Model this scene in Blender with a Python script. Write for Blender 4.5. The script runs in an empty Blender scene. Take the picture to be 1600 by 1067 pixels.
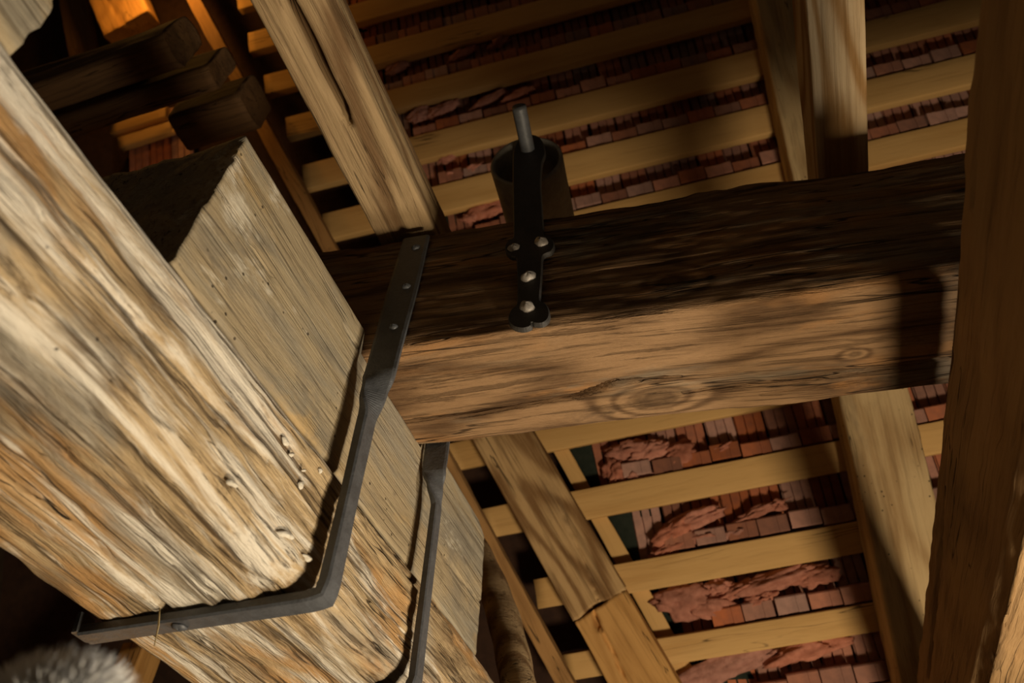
import bpy, math, random
import numpy as np
from mathutils import Matrix, Vector

random.seed(7)
rng = np.random.default_rng(11)
scene = bpy.context.scene
COL = scene.collection

# ------------------------------------------------------------------ camera
CAM = np.array([0.0, 0.0, 1.6])
FPX = 1167.4475                                   # focal length for a 1600 px wide frame
RW = np.array([[0.9517264, 0.30576357, 0.02693491],     # camera right, down, forward in world axes
               [-0.20797879, 0.70691154, -0.6760332],
               [-0.22574693, 0.63779676, 0.73637872]])
cd = bpy.data.cameras.new('camera')
cam = bpy.data.objects.new('camera', cd)
COL.objects.link(cam)
cd.sensor_width = 36.0
cd.lens = FPX / 1600.0 * 36.0
cd.clip_start = 0.02
m = Matrix.Identity(4)
for i in range(3):
    m[i][0] = RW[0][i]
    m[i][1] = -RW[1][i]
    m[i][2] = -RW[2][i]
    m[i][3] = CAM[i]
cam.matrix_world = m
cd.dof.use_dof = True
cd.dof.focus_distance = 1.15
cd.dof.aperture_fstop = 4.0
scene.camera = cam

# ------------------------------------------------------------------ world, lamps, exposure
w = bpy.data.worlds.new('attic_air')
scene.world = w
w.use_nodes = True
w.node_tree.nodes['Background'].inputs[0].default_value = (1.0, 0.72, 0.45, 1)
w.node_tree.nodes['Background'].inputs[1].default_value = 0.020


def lamp(name, loc, energy, color, radius, aim=None, angle=None, blend=0.5):
    kind = 'SPOT' if aim is not None else 'POINT'
    l = bpy.data.lights.new(name, kind)
    l.energy = energy
    l.color = color
    l.shadow_soft_size = radius
    o = bpy.data.objects.new(name, l)
    COL.objects.link(o)
    o.location = loc
    if aim is not None:
        l.spot_size = math.radians(angle)
        l.spot_blend = blend
        d = Vector(aim) - Vector(loc)
        o.rotation_euler = d.to_track_quat('-Z', 'Y').to_euler()
    return o


lamp('work_lamp', (1.30, 1.10, 1.20), 92, (1.0, 0.87, 0.68), 0.10, aim=(-0.60, 0.45, 2.15), angle=84, blend=0.9)
lamp('floor_lamp', (0.69, 0.85, 0.50), 150, (1.0, 0.80, 0.54), 0.16)
lamp('glow_lamp', (-1.62, 0.33, 4.5), 4.5, (1.0, 0.45, 0.08), 0.05)
lamp('glow_lamp_low', (-1.45, 1.35, 1.75), 1.6, (1.0, 0.45, 0.10), 0.05)

scene.view_settings.view_transform = 'Standard'
scene.view_settings.look = 'None'
scene.view_settings.exposure = 0.0
scene.view_settings.gamma = 1.0
scene.view_settings.use_curve_mapping = False


# ------------------------------------------------------------------ measuring helpers
def ray(q):
    return RW.T @ np.array([(q[0] - 800) / FPX, (q[1] - 533.5) / FPX, 1.0])


def on_plane(q, P, n):
    """point of the plane (P, n) seen in the direction q"""
    d = ray(q)
    P = np.asarray(P, float)
    n = np.asarray(n, float)
    return CAM + d * (((P - CAM) @ n) / (d @ n))


def unit(v):
    v = np.asarray(v, float)
    return v / np.linalg.norm(v)


# ------------------------------------------------------------------ noise
def _hash(ix, iy, iz, seed):
    h = (ix * 374761393 + iy * 668265263 + iz * 2147483647 + seed * 1274126177) & 0xFFFFFFFF
    h = ((h ^ (h >> 13)) * 1274126177) & 0xFFFFFFFF
    h = (h ^ (h >> 16)) & 0xFFFF
    return h / 65535.0


def vnoise(x, y, z, seed=0):
    xi = np.floor(x).astype(np.int64); yi = np.floor(y).astype(np.int64); zi = np.floor(z).astype(np.int64)
    fx = x - xi; fy = y - yi; fz = z - zi
    fx = fx * fx * (3 - 2 * fx); fy = fy * fy * (3 - 2 * fy); fz = fz * fz * (3 - 2 * fz)
    r = 0
    for dx in (0, 1):
        for dy in (0, 1):
            for dz in (0, 1):
                wgt = (fx if dx else 1 - fx) * (fy if dy else 1 - fy) * (fz if dz else 1 - fz)
                r = r + wgt * _hash(xi + dx, yi + dy, zi + dz, seed)
    return r - 0.5


def fbm(x, y, z, seed=0, octv=3):
    r = 0; a = 1.0
    for k in range(octv):
        r = r + a * vnoise(x * 2 ** k, y * 2 ** k, z * 2 ** k, seed + k * 17)
        a *= 0.5
    return r


# ------------------------------------------------------------------ node material helpers
class NT:
    def __init__(self, name):
        self.mat = bpy.data.materials.new(name)
        self.mat.use_nodes = True
        self.nt = self.mat.node_tree
        self.b = self.nt.nodes['Principled BSDF']

    def n(self, t, **kw):
        nd = self.nt.nodes.new(t)
        for k, v in kw.items():
            setattr(nd, k, v)
        return nd

    def l(self, a, b):
        self.nt.links.new(a, b)

    def put(self, s, v):
        if isinstance(v, bpy.types.NodeSocket):
            self.l(v, s)
        else:
            s.default_value = v

    def math(self, op, a, b=None, c=None):
        nd = self.n('ShaderNodeMath', operation=op)
        self.put(nd.inputs[0], a)
        if b is not None:
            self.put(nd.inputs[1], b)
        if c is not None:
            self.put(nd.inputs[2], c)
        return nd.outputs[0]

    def vmath(self, op, a, b=None):
        nd = self.n('ShaderNodeVectorMath', operation=op)
        self.put(nd.inputs[0], a)
        if b is not None:
            self.put(nd.inputs[1], b)
        return nd.outputs['Value'] if op == 'LENGTH' else nd.outputs[0]

    def noise(self, vec, scale, detail=2.0, rough=0.5, dist=0.0):
        nd = self.n('ShaderNodeTexNoise')
        self.l(vec, nd.inputs['Vector'])
        nd.inputs['Scale'].default_value = scale
        nd.inputs['Detail'].default_value = detail
        nd.inputs['Roughness'].default_value = rough
        nd.inputs['Distortion'].default_value = dist
        return nd.outputs['Fac']

    def scaled(self, vec, s):
        return self.vmath('MULTIPLY', vec, s)

    def smooth(self, v, lo, hi):
        nd = self.n('ShaderNodeMapRange', interpolation_type='SMOOTHSTEP')
        self.put(nd.inputs[0], v)
        nd.inputs[1].default_value = lo
        nd.inputs[2].default_value = hi
        return nd.outputs[0]

    def mix(self, f, a, b, blend='MIX'):
        nd = self.n('ShaderNodeMix', data_type='RGBA', blend_type=blend)
        self.put(nd.inputs[0], f)
        for s, v in ((nd.inputs[6], a), (nd.inputs[7], b)):
            if isinstance(v, bpy.types.NodeSocket):
                self.l(v, s)
            else:
                s.default_value = tuple(v) + (1,) if len(v) == 3 else v
        return nd.outputs[2]

    def bump(self, h, strength, dist, prev=None):
        nd = self.n('ShaderNodeBump')
        nd.inputs['Strength'].default_value = strength
        nd.inputs['Distance'].default_value = dist
        self.l(h, nd.inputs['Height'])
        if prev is not None:
            self.l(prev, nd.inputs['Normal'])
        return nd.outputs[0]


def wood(name, light, dark, patch=None, patch_amt=0.5, wash=None, wash_amt=0.5, rings=9.0, ring_scale=5.0,
         contrast=0.7, fibre=0.5, warp=0.05, crack=0.5, bump=0.6, rough=0.8, holes=0.0, knots=(), stain=None,
         stain_amt=0.0, stretch=1.0, grey=None, grey_amt=0.0, blotch=()):
    """weathered timber, grain along the object's own x axis"""
    N = NT(name)
    tc = N.n('ShaderNodeTexCoord')
    oi = N.n('ShaderNodeObjectInfo')
    off = N.n('ShaderNodeCombineXYZ')
    for k in range(3):
        N.put(off.inputs[k], N.math('MULTIPLY', oi.outputs['Random'], 7.0 + 3 * k) if not knots else 0.0)
    P0 = tc.outputs['Object']
    P = N.vmath('ADD', P0, off.outputs[0])
    sep = N.n('ShaderNodeTexNoise')
    N.l(N.scaled(P, (1.6 * stretch, 4, 4)), sep.inputs['Vector'])
    sep.inputs['Scale'].default_value = 1.0
    sep.inputs['Detail'].default_value = 2.0
    wv = N.scaled(N.vmath('SUBTRACT', sep.outputs['Color'], (0.5, 0.5, 0.5)), (0, warp * 2, warp * 2))
    Q = N.vmath('ADD', P, wv)
    base = N.noise(N.scaled(Q, (0.35 * stretch, 1, 1)), ring_scale, 1.0, 0.4)
    kmask = None
    for (kp, ks, ka) in knots:
        dv = N.scaled(N.vmath('SUBTRACT', P0, kp), (0.55, 1, 1))
        d = N.vmath('LENGTH', dv)
        g = N.math('EXPONENT', N.math('MULTIPLY', N.math('POWER', N.math('DIVIDE', d, ks), 2.0), -1.0))
        base = N.math('ADD', base, N.math('MULTIPLY', g, ka))
        mk = N.math('SUBTRACT', 1.0, N.smooth(N.math('ADD', d, N.math('MULTIPLY', N.math('SUBTRACT', N.noise(P, 60, 2), 0.5), ks * 0.5)), ks * 0.25, ks * 0.75))
        kmask = mk if kmask is None else N.math('MAXIMUM', kmask, mk)
    ring = N.math('ADD', N.math('MULTIPLY', N.math('SINE', N.math('MULTIPLY', base, rings * 6.283)), 0.5), 0.5)
    ring = N.math('POWER', ring, 1.6)
    fib = N.noise(N.scaled(Q, (9 * stretch, 210, 210)), 1.0, 4.0, 0.7)
    grit = N.noise(N.scaled(P, (40, 160, 160)), 1.0, 5.0, 0.75)
    mid = N.noise(N.scaled(Q, (2.2 * stretch, 34, 34)), 1.0, 3.0, 0.6)
    f = N.math('MULTIPLY', ring, contrast)
    f = N.math('ADD', f, N.math('MULTIPLY', N.math('SUBTRACT', fib, 0.5), fibre * 1.6))
    f = N.math('ADD', f, N.math('MULTIPLY', N.math('SUBTRACT', mid, 0.5), 1.1))
    f = N.smooth(f, -0.15, 1.05)
    f = N.math('ADD', f, N.math('MULTIPLY', N.math('SUBTRACT', grit, 0.5), 0.55 * fibre))
    col = N.mix(f, light, dark)
    if patch is not None:
        pm = N.smooth(N.noise(N.scaled(P, (2.5, 9, 9)), 1.0, 4.0, 0.6, 0.6), 0.62 - 0.25 * patch_amt, 0.72 - 0.2 * patch_amt)
        col = N.mix(N.math('MULTIPLY', pm, 0.75), col, patch)
    if grey is not None:
        gm = N.smooth(N.noise(N.scaled(P, (1.7, 6, 6)), 1.3, 5.0, 0.65, 0.4), 0.62 - 0.3 * grey_amt, 0.74 - 0.22 * grey_amt)
        gc = N.mix(N.smooth(fib, 0.3, 0.7), tuple(c * 1.15 for c in grey), tuple(c * 0.7 for c in grey))
        col = N.mix(N.math('MULTIPLY', gm, 0.85), col, gc)
    if wash is not None:
        wn = N.noise(N.scaled(Q, (3.2, 26, 26)), 1.0, 6.0, 0.65, 0.8)
        wl = N.noise(N.scaled(P, (1.4, 4, 4)), 1.0, 2.0)
        wm = N.smooth(N.math('ADD', wn, N.math('MULTIPLY', N.math('SUBTRACT', wl, 0.5), 0.7)), 0.68 - 0.3 * wash_amt, 0.80 - 0.24 * wash_amt)
        col = N.mix(N.math('MULTIPLY', wm, 0.85), col, wash)
    if stain is not None:
        sn = N.noise(N.scaled(P, (2.0, 7, 7)), 1.0, 5.0, 0.6, 0.5)
        sm = N.smooth(sn, 0.66 - 0.28 * stain_amt, 0.8 - 0.22 * stain_amt)
        col = N.mix(N.math('MULTIPLY', sm, 0.8), col, stain)
    for bi, (bc, bs, bl, bm_) in enumerate(blotch):
        bn = N.noise(N.scaled(N.vmath('ADD', P, (bi * 3.1, bi * 1.7, 0.4)), (0.6, 1, 1)), bs, 7.0, 0.68, 0.3)
        col = N.mix(N.math('MULTIPLY', N.smooth(bn, bl, bl + 0.1), bm_), col, bc)
    if kmask is not None:
        kc = N.mix(ring, tuple(c * 0.55 for c in dark), tuple(c * 0.8 for c in light))
        col = N.mix(N.math('MULTIPLY', kmask, 0.8), col, kc)
    ln = N.noise(N.scaled(Q, (3.5 * stretch, 105, 105)), 1.0, 4.0, 0.6)
    lm = N.math('SUBTRACT', 1.0, N.smooth(ln, 0.34, 0.47))
    col = N.mix(N.math('MULTIPLY', lm, min(0.8, 0.62 * fibre)), col, tuple(c * 0.55 for c in dark))
    cn = N.noise(N.scaled(Q, (1.6 * stretch, 42, 42)), 1.0, 2.0, 0.5)
    cm = N.math('SUBTRACT', 1.0, N.smooth(N.math('ABSOLUTE', N.math('SUBTRACT', cn, 0.5)), 0.002, 0.012))
    cl = N.smooth(N.noise(N.scaled(P, (2.3, 8, 8)), 1.0, 1.0), 0.62 - 0.25 * crack, 0.68 - 0.2 * crack)
    cm = N.math('MULTIPLY', cm, cl)
    col = N.mix(N.math('MULTIPLY', cm, 0.85), col, tuple(c * 0.16 for c in dark))
    if holes > 0:
        vo = N.n('ShaderNodeTexVoronoi')
        N.l(P, vo.inputs['Vector'])
        vo.inputs['Scale'].default_value = 55
        hm = N.math('SUBTRACT', 1.0, N.smooth(vo.outputs['Distance'], 0.09, 0.16))
        hm = N.math('MULTIPLY', hm, N.smooth(N.noise(P, 9, 2), 0.64 - 0.2 * holes, 0.68 - 0.2 * holes))
        col = N.mix(N.math('MULTIPLY', hm, 0.9), col, (0.02, 0.012, 0.006))
    N.l(col, N.b.inputs['Base Color'])
    N.b.inputs['Roughness'].default_value = rough
    N.b.inputs['Specular IOR Level'].default_value = 0.25
    h = N.math('SUBTRACT', N.math('ADD', N.math('MULTIPLY', fib, 0.6), N.math('MULTIPLY', mid, 1.0)), N.math('MULTIPLY', ring, 0.35 * contrast))
    h = N.math('ADD', N.math('SUBTRACT', h, N.math('MULTIPLY', cm, 1.0)), N.math('SUBTRACT', N.math('MULTIPLY', grit, 0.45), N.math('MULTIPLY', lm, 0.5)))
    nb = N.bump(h, bump, 0.006)
    N.l(nb, N.b.inputs['Normal'])
    return N.mat


def iron(name, c, rough=0.55, mottled=0.5, metal=0.35):
    N = NT(name)
    tc = N.n('ShaderNodeTexCoord')
    P = tc.outputs['Object']
    a = N.noise(P, 38, 5, 0.65)
    b = N.noise(P, 190, 3, 0.6)
    f = N.smooth(N.math('ADD', N.math('MULTIPLY', a, 0.7), N.math('MULTIPLY', b, 0.3)), 0.35, 0.65)
    col = N.mix(N.math('MULTIPLY', f, mottled), c, tuple(min(1, x * 2.0 + 0.004) for x in c))
    rust = N.smooth(N.noise(P, 14, 4, 0.6), 0.62, 0.74)
    col = N.mix(N.math('MULTIPLY', rust, 0.3), col, (0.07, 0.04, 0.022))
    N.l(col, N.b.inputs['Base Color'])
    N.b.inputs['Metallic'].default_value = metal
    N.l(N.math('ADD', N.math('MULTIPLY', a, 0.25), rough - 0.12), N.b.inputs['Roughness'])
    N.l(N.bump(N.math('ADD', a, N.math('MULTIPLY', b, 0.4)), 0.35, 0.004), N.b.inputs['Normal'])
    return N.mat


def plain(name, c1, c2, scale=20, rough=0.9, bump=0.4, stretch=(1, 1, 1), rnd=0.0, dist=0.004):
    N = NT(name)
    tc = N.n('ShaderNodeTexCoord')
    P = N.scaled(tc.outputs['Object'], stretch)
    a = N.noise(P, scale, 5, 0.6)
    col = N.mix(N.smooth(a, 0.3, 0.7), c1, c2)
    if rnd > 0:
        oi = N.n('ShaderNodeObjectInfo')
        hs = N.n('ShaderNodeHueSaturation')
        N.l(col, hs.inputs['Color'])
        N.l(N.math('ADD', N.math('MULTIPLY', oi.outputs['Random'], 1.1 * rnd), 1 - 0.65 * rnd), hs.inputs['Value'])
        r2 = N.math('FRACT', N.math('MULTIPLY', oi.outputs['Random'], 7.31))
        N.l(N.math('ADD', N.math('MULTIPLY', r2, 0.75 * rnd), 1 - 0.65 * rnd), hs.inputs['Saturation'])
        col = hs.outputs[0]
    N.l(col, N.b.inputs['Base Color'])
    N.b.inputs['Roughness'].default_value = rough
    N.b.inputs['Specular IOR Level'].default_value = 0.2
    N.l(N.bump(a, bump, dist), N.b.inputs['Normal'])
    return N.mat


# ------------------------------------------------------------------ object helpers
def tag(o, label=None, cat=None, group=None, kind=None):
    if label: o['label'] = label
    if cat: o['category'] = cat
    if group: o['group'] = group
    if kind: o['kind'] = kind
    return o


def mesh_obj(name, V, F, mat, parent=None, M=None, smooth=True):
    me = bpy.data.meshes.new(name)
    V = np.asarray(V, float)
    if isinstance(F, np.ndarray) and F.ndim == 2:
        k = F.shape[1]
        me.vertices.add(len(V)); me.vertices.foreach_set('co', V.ravel())
        me.loops.add(F.size); me.loops.foreach_set('vertex_index', F.ravel())
        me.polygons.add(len(F)); me.polygons.foreach_set('loop_start', np.arange(0, F.size, k))
        me.polygons.foreach_set('loop_total', np.full(len(F), k))
        me.update(calc_edges=True)
    else:
        me.from_pydata([tuple(v) for v in V], [], F)
    me.validate()
    if smooth:
        me.polygons.foreach_set('use_smooth', np.ones(len(me.polygons), bool))
    me.materials.append(mat)
    o = bpy.data.objects.new(name, me)
    COL.objects.link(o)
    if parent is not None:
        o.parent = parent
    if M is not None:
        o.matrix_local = M
    return o


def empty(name, loc, M=None):
    o = bpy.data.objects.new(name, None)
    o.empty_display_size = 0.05
    COL.objects.link(o)
    if M is not None:
        o.matrix_local = M
    else:
        o.location = loc
    return o


def frame(origin, x, z):
    """matrix with x along x and z as near z as can be"""
    x = unit(x); z = np.asarray(z, float); z = unit(z - x * (z @ x)); y = np.cross(z, x)
    M = Matrix.Identity(4)
    for i in range(3):
        M[i][0] = x[i]; M[i][1] = y[i]; M[i][2] = z[i]; M[i][3] = origin[i]
    return M


def seg_dist(px, pt, poly):
    best = np.full(px.shape, 1e9); par = np.zeros(px.shape)
    tot = sum(math.dist(poly[i], poly[i + 1]) for i in range(len(poly) - 1)); acc = 0
    for i in range(len(poly) - 1):
        a = np.array(poly[i]); b = np.array(poly[i + 1]); d = b - a; L2 = d @ d + 1e-12
        t = np.clip(((px - a[0]) * d[0] + (pt - a[1]) * d[1]) / L2, 0, 1)
        ds = np.hypot(px - a[0] - t * d[0], pt - a[1] - t * d[1])
        mk = ds < best
        best = np.where(mk, ds, best); par = np.where(mk, (acc + t * math.sqrt(L2)) / tot, par)
        acc += math.sqrt(L2)
    return best, par


def beam(name, M, L, W, H, mat, parent=None, rc=0.008, dx=0.012, dp=0.012, rough=0.0012, wave=0.004, ridge=0.0015,
         cracks=(), chips=(), wane=(), endrough=0.004, seed=1, clamp=None, x0=0.0):
    """squared timber: local x 0..L along the grain, y -W/2..W/2, z -H/2..H/2.
    cracks: (face, [(x, t), ...], width, depth) with face '+y', '-y', '+z', '-z'
    wane: (ysign, zsign, size) an arris left rounded and uneven"""
    ns = max(2, int(L / dx) + 1)
    xs = np.linspace(0, L, ns)
    hy, hz = W / 2, H / 2
    rc = min(rc, hy * 0.8, hz * 0.8)
    prof = []
    for (cy, cz, a0) in ((hy - rc, hz - rc, 0), (-hy + rc, hz - rc, 90), (-hy + rc, -hz + rc, 180), (hy - rc, -hz + rc, 270)):
        for k in range(4):
            a = math.radians(a0 + 30 * k)
            prof.append((cy + rc * math.cos(a), cz + rc * math.sin(a), math.cos(a), math.sin(a)))
    pts = []
    for i in range(len(prof)):
        p = prof[i]; q = prof[(i + 1) % len(prof)]
        pts.append(p)
        d = math.hypot(q[0] - p[0], q[1] - p[1])
        k = int(d / dp)
        for j in range(1, k):
            t = j / k
            ny = p[2] * (1 - t) + q[2] * t; nz = p[3] * (1 - t) + q[3] * t; l = math.hypot(ny, nz)
            pts.append((p[0] * (1 - t) + q[0] * t, p[1] * (1 - t) + q[1] * t, ny / l, nz / l))
    pts = np.array(pts); m_ = len(pts)
    X = np.repeat(xs[:, None], m_, 1); Y = np.repeat(pts[None, :, 0], ns, 0); Z = np.repeat(pts[None, :, 1], ns, 0)
    NY = np.repeat(pts[None, :, 2], ns, 0); NZ = np.repeat(pts[None, :, 3], ns, 0)
    D = wave * fbm(X * 2.5, Y * 5, Z * 5, seed, 3)
    D += ridge * 2 * fbm(X * 4, Y * 70, Z * 70, seed + 5, 2)
    D += rough * 2 * vnoise(X * 30, Y * 90, Z * 90, seed + 9)
    for (sy, sz, s) in wane:
        dc = np.hypot(Y - sy * hy, Z - sz * hz)
        amt = s * (0.55 + 0.9 * fbm(X * 6, Y * 0 + 3, Z * 0, seed + 31, 4) + 0.25 * fbm(X * 30, Y * 30, Z * 30, seed + 41, 2))
        D -= np.clip(amt, 0, None) * np.clip(1 - dc / (2.2 * s), 0, 1)
    for (face, poly, wd, dep) in cracks:
        sg = 1 if face[0] == '+' else -1
        if face[1] == 'y':
            on = (NY * sg) > 0.6; T = Z
        else:
            on = (NZ * sg) > 0.6; T = Y
        ds, par = seg_dist(X + 0.0, T + 0.002 * vnoise(X * 20, X * 0, X * 0, seed + 3), poly)
        ww = wd * (0.35 + 0.65 * np.sin(np.clip(par, 0.0, 1) * math.pi) ** 0.5)
        D -= np.where(on, dep * np.clip(1.25 - ds / ww, 0, 1), 0)
    Y = Y + NY * D; Z = Z + NZ * D
    if endrough:
        e = endrough * 2 * fbm(Y * 25, Z * 25, X * 0, seed + 77, 3)
        t0 = np.clip(1 - X / (4 * dx), 0, 1); t1 = np.clip(1 - (L - X) / (4 * dx), 0, 1)
        X = X + e * (t0 + t1)
    V = np.stack([X + x0, Y, Z], -1)
    if clamp is not None:
        V = clamp(V)
    V = V.reshape(-1, 3)
    i = np.arange(ns - 1)[:, None] * m_; j = np.arange(m_)[None, :]; j2 = (j + 1) % m_
    F = np.stack([(i + j).ravel(), (i + j + m_).ravel(), (i + j2 + m_).ravel(), (i + j2).ravel()], 1)[:, ::-1]
    extra = []; ef = []
    nv = len(V)
    for (row, flip) in ((0, 0), (ns - 1, 1)):
        ring0 = V[row * m_:(row + 1) * m_]; c = ring0.mean(0); prev = np.arange(m_) + row * m_
        for s in (0.92, 0.75, 0.5, 0.25, 0.03):
            rr = c + (ring0 - c) * np.array([1, s, s])
            rr[:, 0] = ring0[:, 0] * s + c[0] * (1 - s) + endrough * fbm(rr[:, 1] * 60, rr[:, 2] * 60, rr[:, 0] * 0, seed + 13, 2)
            ids = np.arange(m_) + nv; nv += m_
            extra.append(rr)
            jj = np.arange(m_); kk = (jj + 1) % m_
            q = np.stack([prev[jj], prev[kk], ids[kk], ids[jj]], 1)
            ef.append(q if flip else q[:, ::-1])
            prev = ids
    V = np.concatenate([V] + extra); F = np.concatenate([F] + ef)
    o = mesh_obj(name, V, F[:, ::-1], mat, parent, M)
    return o


def local(M, p):
    return np.array(M.inverted() @ Vector(p))


def crack_px(M, face, W, H, pxs, wd, dep, x0=0.0):
    """a crack traced on one face of a timber"""
    s = 1 if face[0] == '+' else -1
    ax = np.array(M.col[1][:3]) if face[1] == 'y' else np.array(M.col[2][:3])
    half = (W if face[1] == 'y' else H) / 2
    P = np.array(M.translation) + ax * s * half
    out = []
    for q in pxs:
        l = local(M, on_plane(q, P, ax))
        out.append((l[0] - x0, l[2] if face[1] == 'y' else l[1]))
    return (face, out, wd, dep)


def boxmesh(x0, x1, y0, y1, z0, z1, bev=0.0):
    """eight or twenty-four corner box, chamfered when bev > 0"""
    if bev <= 0:
        V = [(x, y, z) for z in (z0, z1) for y in (y0, y1) for x in (x0, x1)]
        F = [(0, 2, 3, 1), (4, 5, 7, 6), (0, 1, 5, 4), (2, 6, 7, 3), (0, 4, 6, 2), (1, 3, 7, 5)]
        return V, F
    V = []
    prof = [(y0 + bev, z0), (y1 - bev, z0), (y1, z0 + bev), (y1, z1 - bev), (y1 - bev, z1), (y0 + bev, z1), (y0, z1 - bev), (y0, z0 + bev)]
    for x in (x0, x1):
        V += [(x, y, z) for y, z in prof]
    F = [tuple(range(8)), tuple(range(15, 7, -1))]
    for k in range(8):
        F.append((k, k + 8, (k + 1) % 8 + 8, (k + 1) % 8)[::-1])
    return V, [f[::-1] for f in F]


# ------------------------------------------------------------------ materials
M_T1 = wood('weathered_limed_oak', (0.50, 0.37, 0.21), (0.115, 0.068, 0.031), patch=(0.46, 0.25, 0.09), patch_amt=0.5,
            wash=(0.78, 0.73, 0.63), wash_amt=0.52, fibre=1.25, blotch=[((0.13, 0.10, 0.07), 16.0, 0.63, 0.55), ((0.62, 0.58, 0.50), 9.0, 0.62, 0.6)], rings=6, ring_scale=5, contrast=0.5, warp=0.022, crack=0.35, bump=1.0,
            grey=(0.36, 0.33, 0.27), grey_amt=0.55, holes=0.2)
M_T2 = wood('grey_limed_oak', (0.40, 0.32, 0.20), (0.25, 0.185, 0.11), rings=3, ring_scale=3, contrast=0.25, fibre=0.7, warp=0.02, crack=0.25, bump=0.6,
            grey=(0.30, 0.27, 0.21), grey_amt=0.7, holes=0.45,
            blotch=[((0.50, 0.34, 0.15), 5.0, 0.54, 0.7), ((0.21, 0.185, 0.145), 6.0, 0.55, 0.6), ((0.70, 0.65, 0.54), 7.0, 0.60, 0.75),
                    ((0.34, 0.15, 0.08), 9.0, 0.68, 0.5), ((0.16, 0.13, 0.09), 26.0, 0.62, 0.5)])
H_KNOTS = []
M_T3 = wood('brown_oak', (0.34, 0.21, 0.095), (0.19, 0.105, 0.042), patch=(0.36, 0.21, 0.09), patch_amt=0.2, rings=5,
            ring_scale=4, contrast=0.4, warp=0.025, crack=0.4, bump=0.5, stain=(0.10, 0.06, 0.03), stain_amt=0.25)
M_RAFT = wood('tan_rafter_wood', (0.47, 0.305, 0.14), (0.19, 0.10, 0.036), rings=7, ring_scale=7, contrast=0.95, fibre=0.8, warp=0.03,
              crack=0.25, bump=0.45, stain=(0.20, 0.13, 0.065), stain_amt=0.3, stretch=0.8)
M_RAFT2 = wood('pale_rafter_wood', (0.58, 0.42, 0.22), (0.33, 0.20, 0.085), rings=5, ring_scale=6, contrast=0.6, warp=0.03,
               crack=0.25, bump=0.4, stain=(0.2, 0.14, 0.08), stain_amt=0.25, holes=0.35, stretch=0.8)
M_JOIST = wood('greyish_joist_wood', (0.38, 0.265, 0.14), (0.165, 0.095, 0.042), rings=7, ring_scale=6, contrast=0.95, fibre=0.8, warp=0.03,
               crack=0.3, bump=0.5, stain=(0.16, 0.11, 0.06), stain_amt=0.2, stretch=0.7)
M_JOIST2 = wood('pale_striped_joist_wood', (0.46, 0.34, 0.20), (0.25, 0.135, 0.045), rings=11, ring_scale=7, contrast=0.95, warp=0.012,
                crack=0.1, bump=0.5, stretch=0.5)
M_NEWW = wood('fresh_orange_wood', (0.54, 0.30, 0.10), (0.36, 0.18, 0.05), rings=6, ring_scale=6, contrast=0.45, warp=0.03, crack=0.2, bump=0.35)
M_BAT = wood('pine_batten_wood', (0.60, 0.37, 0.14), (0.47, 0.265, 0.085), rings=3, ring_scale=5, contrast=0.4, fibre=0.25, warp=0.03,
             crack=0.05, bump=0.15, rough=0.7, stain=(0.33, 0.19, 0.06), stain_amt=0.12)
M_HIP = wood('dull_board_wood', (0.40, 0.22, 0.08), (0.25, 0.13, 0.045), rings=4, contrast=0.5, bump=0.4, crack=0.2)
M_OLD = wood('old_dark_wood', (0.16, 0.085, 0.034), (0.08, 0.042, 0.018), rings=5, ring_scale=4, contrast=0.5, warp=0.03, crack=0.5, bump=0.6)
M_IRON = iron('black_forged_iron', (0.070, 0.074, 0.082), 0.5, 0.4, 0.15)
M_IRON2 = iron('dull_black_iron', (0.036, 0.033, 0.031), 0.55, 0.45, 0.2)
M_NAIL = iron('worn_grey_iron', (0.22, 0.20, 0.18), 0.5, 0.5, 0.2)
M_TUBE = iron('grey_iron_tube', (0.27, 0.25, 0.215), 0.65, 0.4, 0.15)
M_TILE = plain('terracotta', (0.40, 0.135, 0.062), (0.28, 0.105, 0.06), 30, 0.9, 0.35, rnd=0.62)
M_TILED = plain('dark_backing', (0.045, 0.022, 0.013), (0.03, 0.015, 0.01), 30, 0.9, 0.3)
M_MORT = plain('pink_mortar', (0.50, 0.20, 0.13), (0.36, 0.13, 0.08), 45, 0.95, 0.9, rnd=0.25, dist=0.006)
M_FELT = plain('dark_green_felt', (0.016, 0.022, 0.016), (0.024, 0.030, 0.022), 60, 0.9, 0.3)
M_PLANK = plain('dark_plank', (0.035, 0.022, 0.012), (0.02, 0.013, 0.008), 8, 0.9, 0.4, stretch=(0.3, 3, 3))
M_FUR = plain('grey_fur', (0.95, 0.95, 0.95), (0.7, 0.7, 0.7), 25, 0.9, 0.0)
M_STRAW = plain('straw', (0.55, 0.44, 0.24), (0.4, 0.3, 0.14), 40, 0.8, 0.2)
M_WHITE = plain('lime_crust', (0.68, 0.64, 0.55), (0.5, 0.45, 0.36), 90, 0.95, 0.8)

# ------------------------------------------------------------------ main numbers (metres, z = 1.6 is eye height)
E0 = 1.6
X0 = -0.5
Z1B, ZS, Z2T = E0 + 0.4434, E0 + 0.6229, E0 + 0.9085
X1L = -0.7951
YN, YF = 0.3315, 1.2823
HY1, HY2, HZB, HZT, HS = 0.6951, 0.9395, E0 + 0.8552, E0 + 1.1751, 0.1117
T3X, T3ZB, T3ZT = 0.3405, E0 + 0.532, E0 + 0.784

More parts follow.
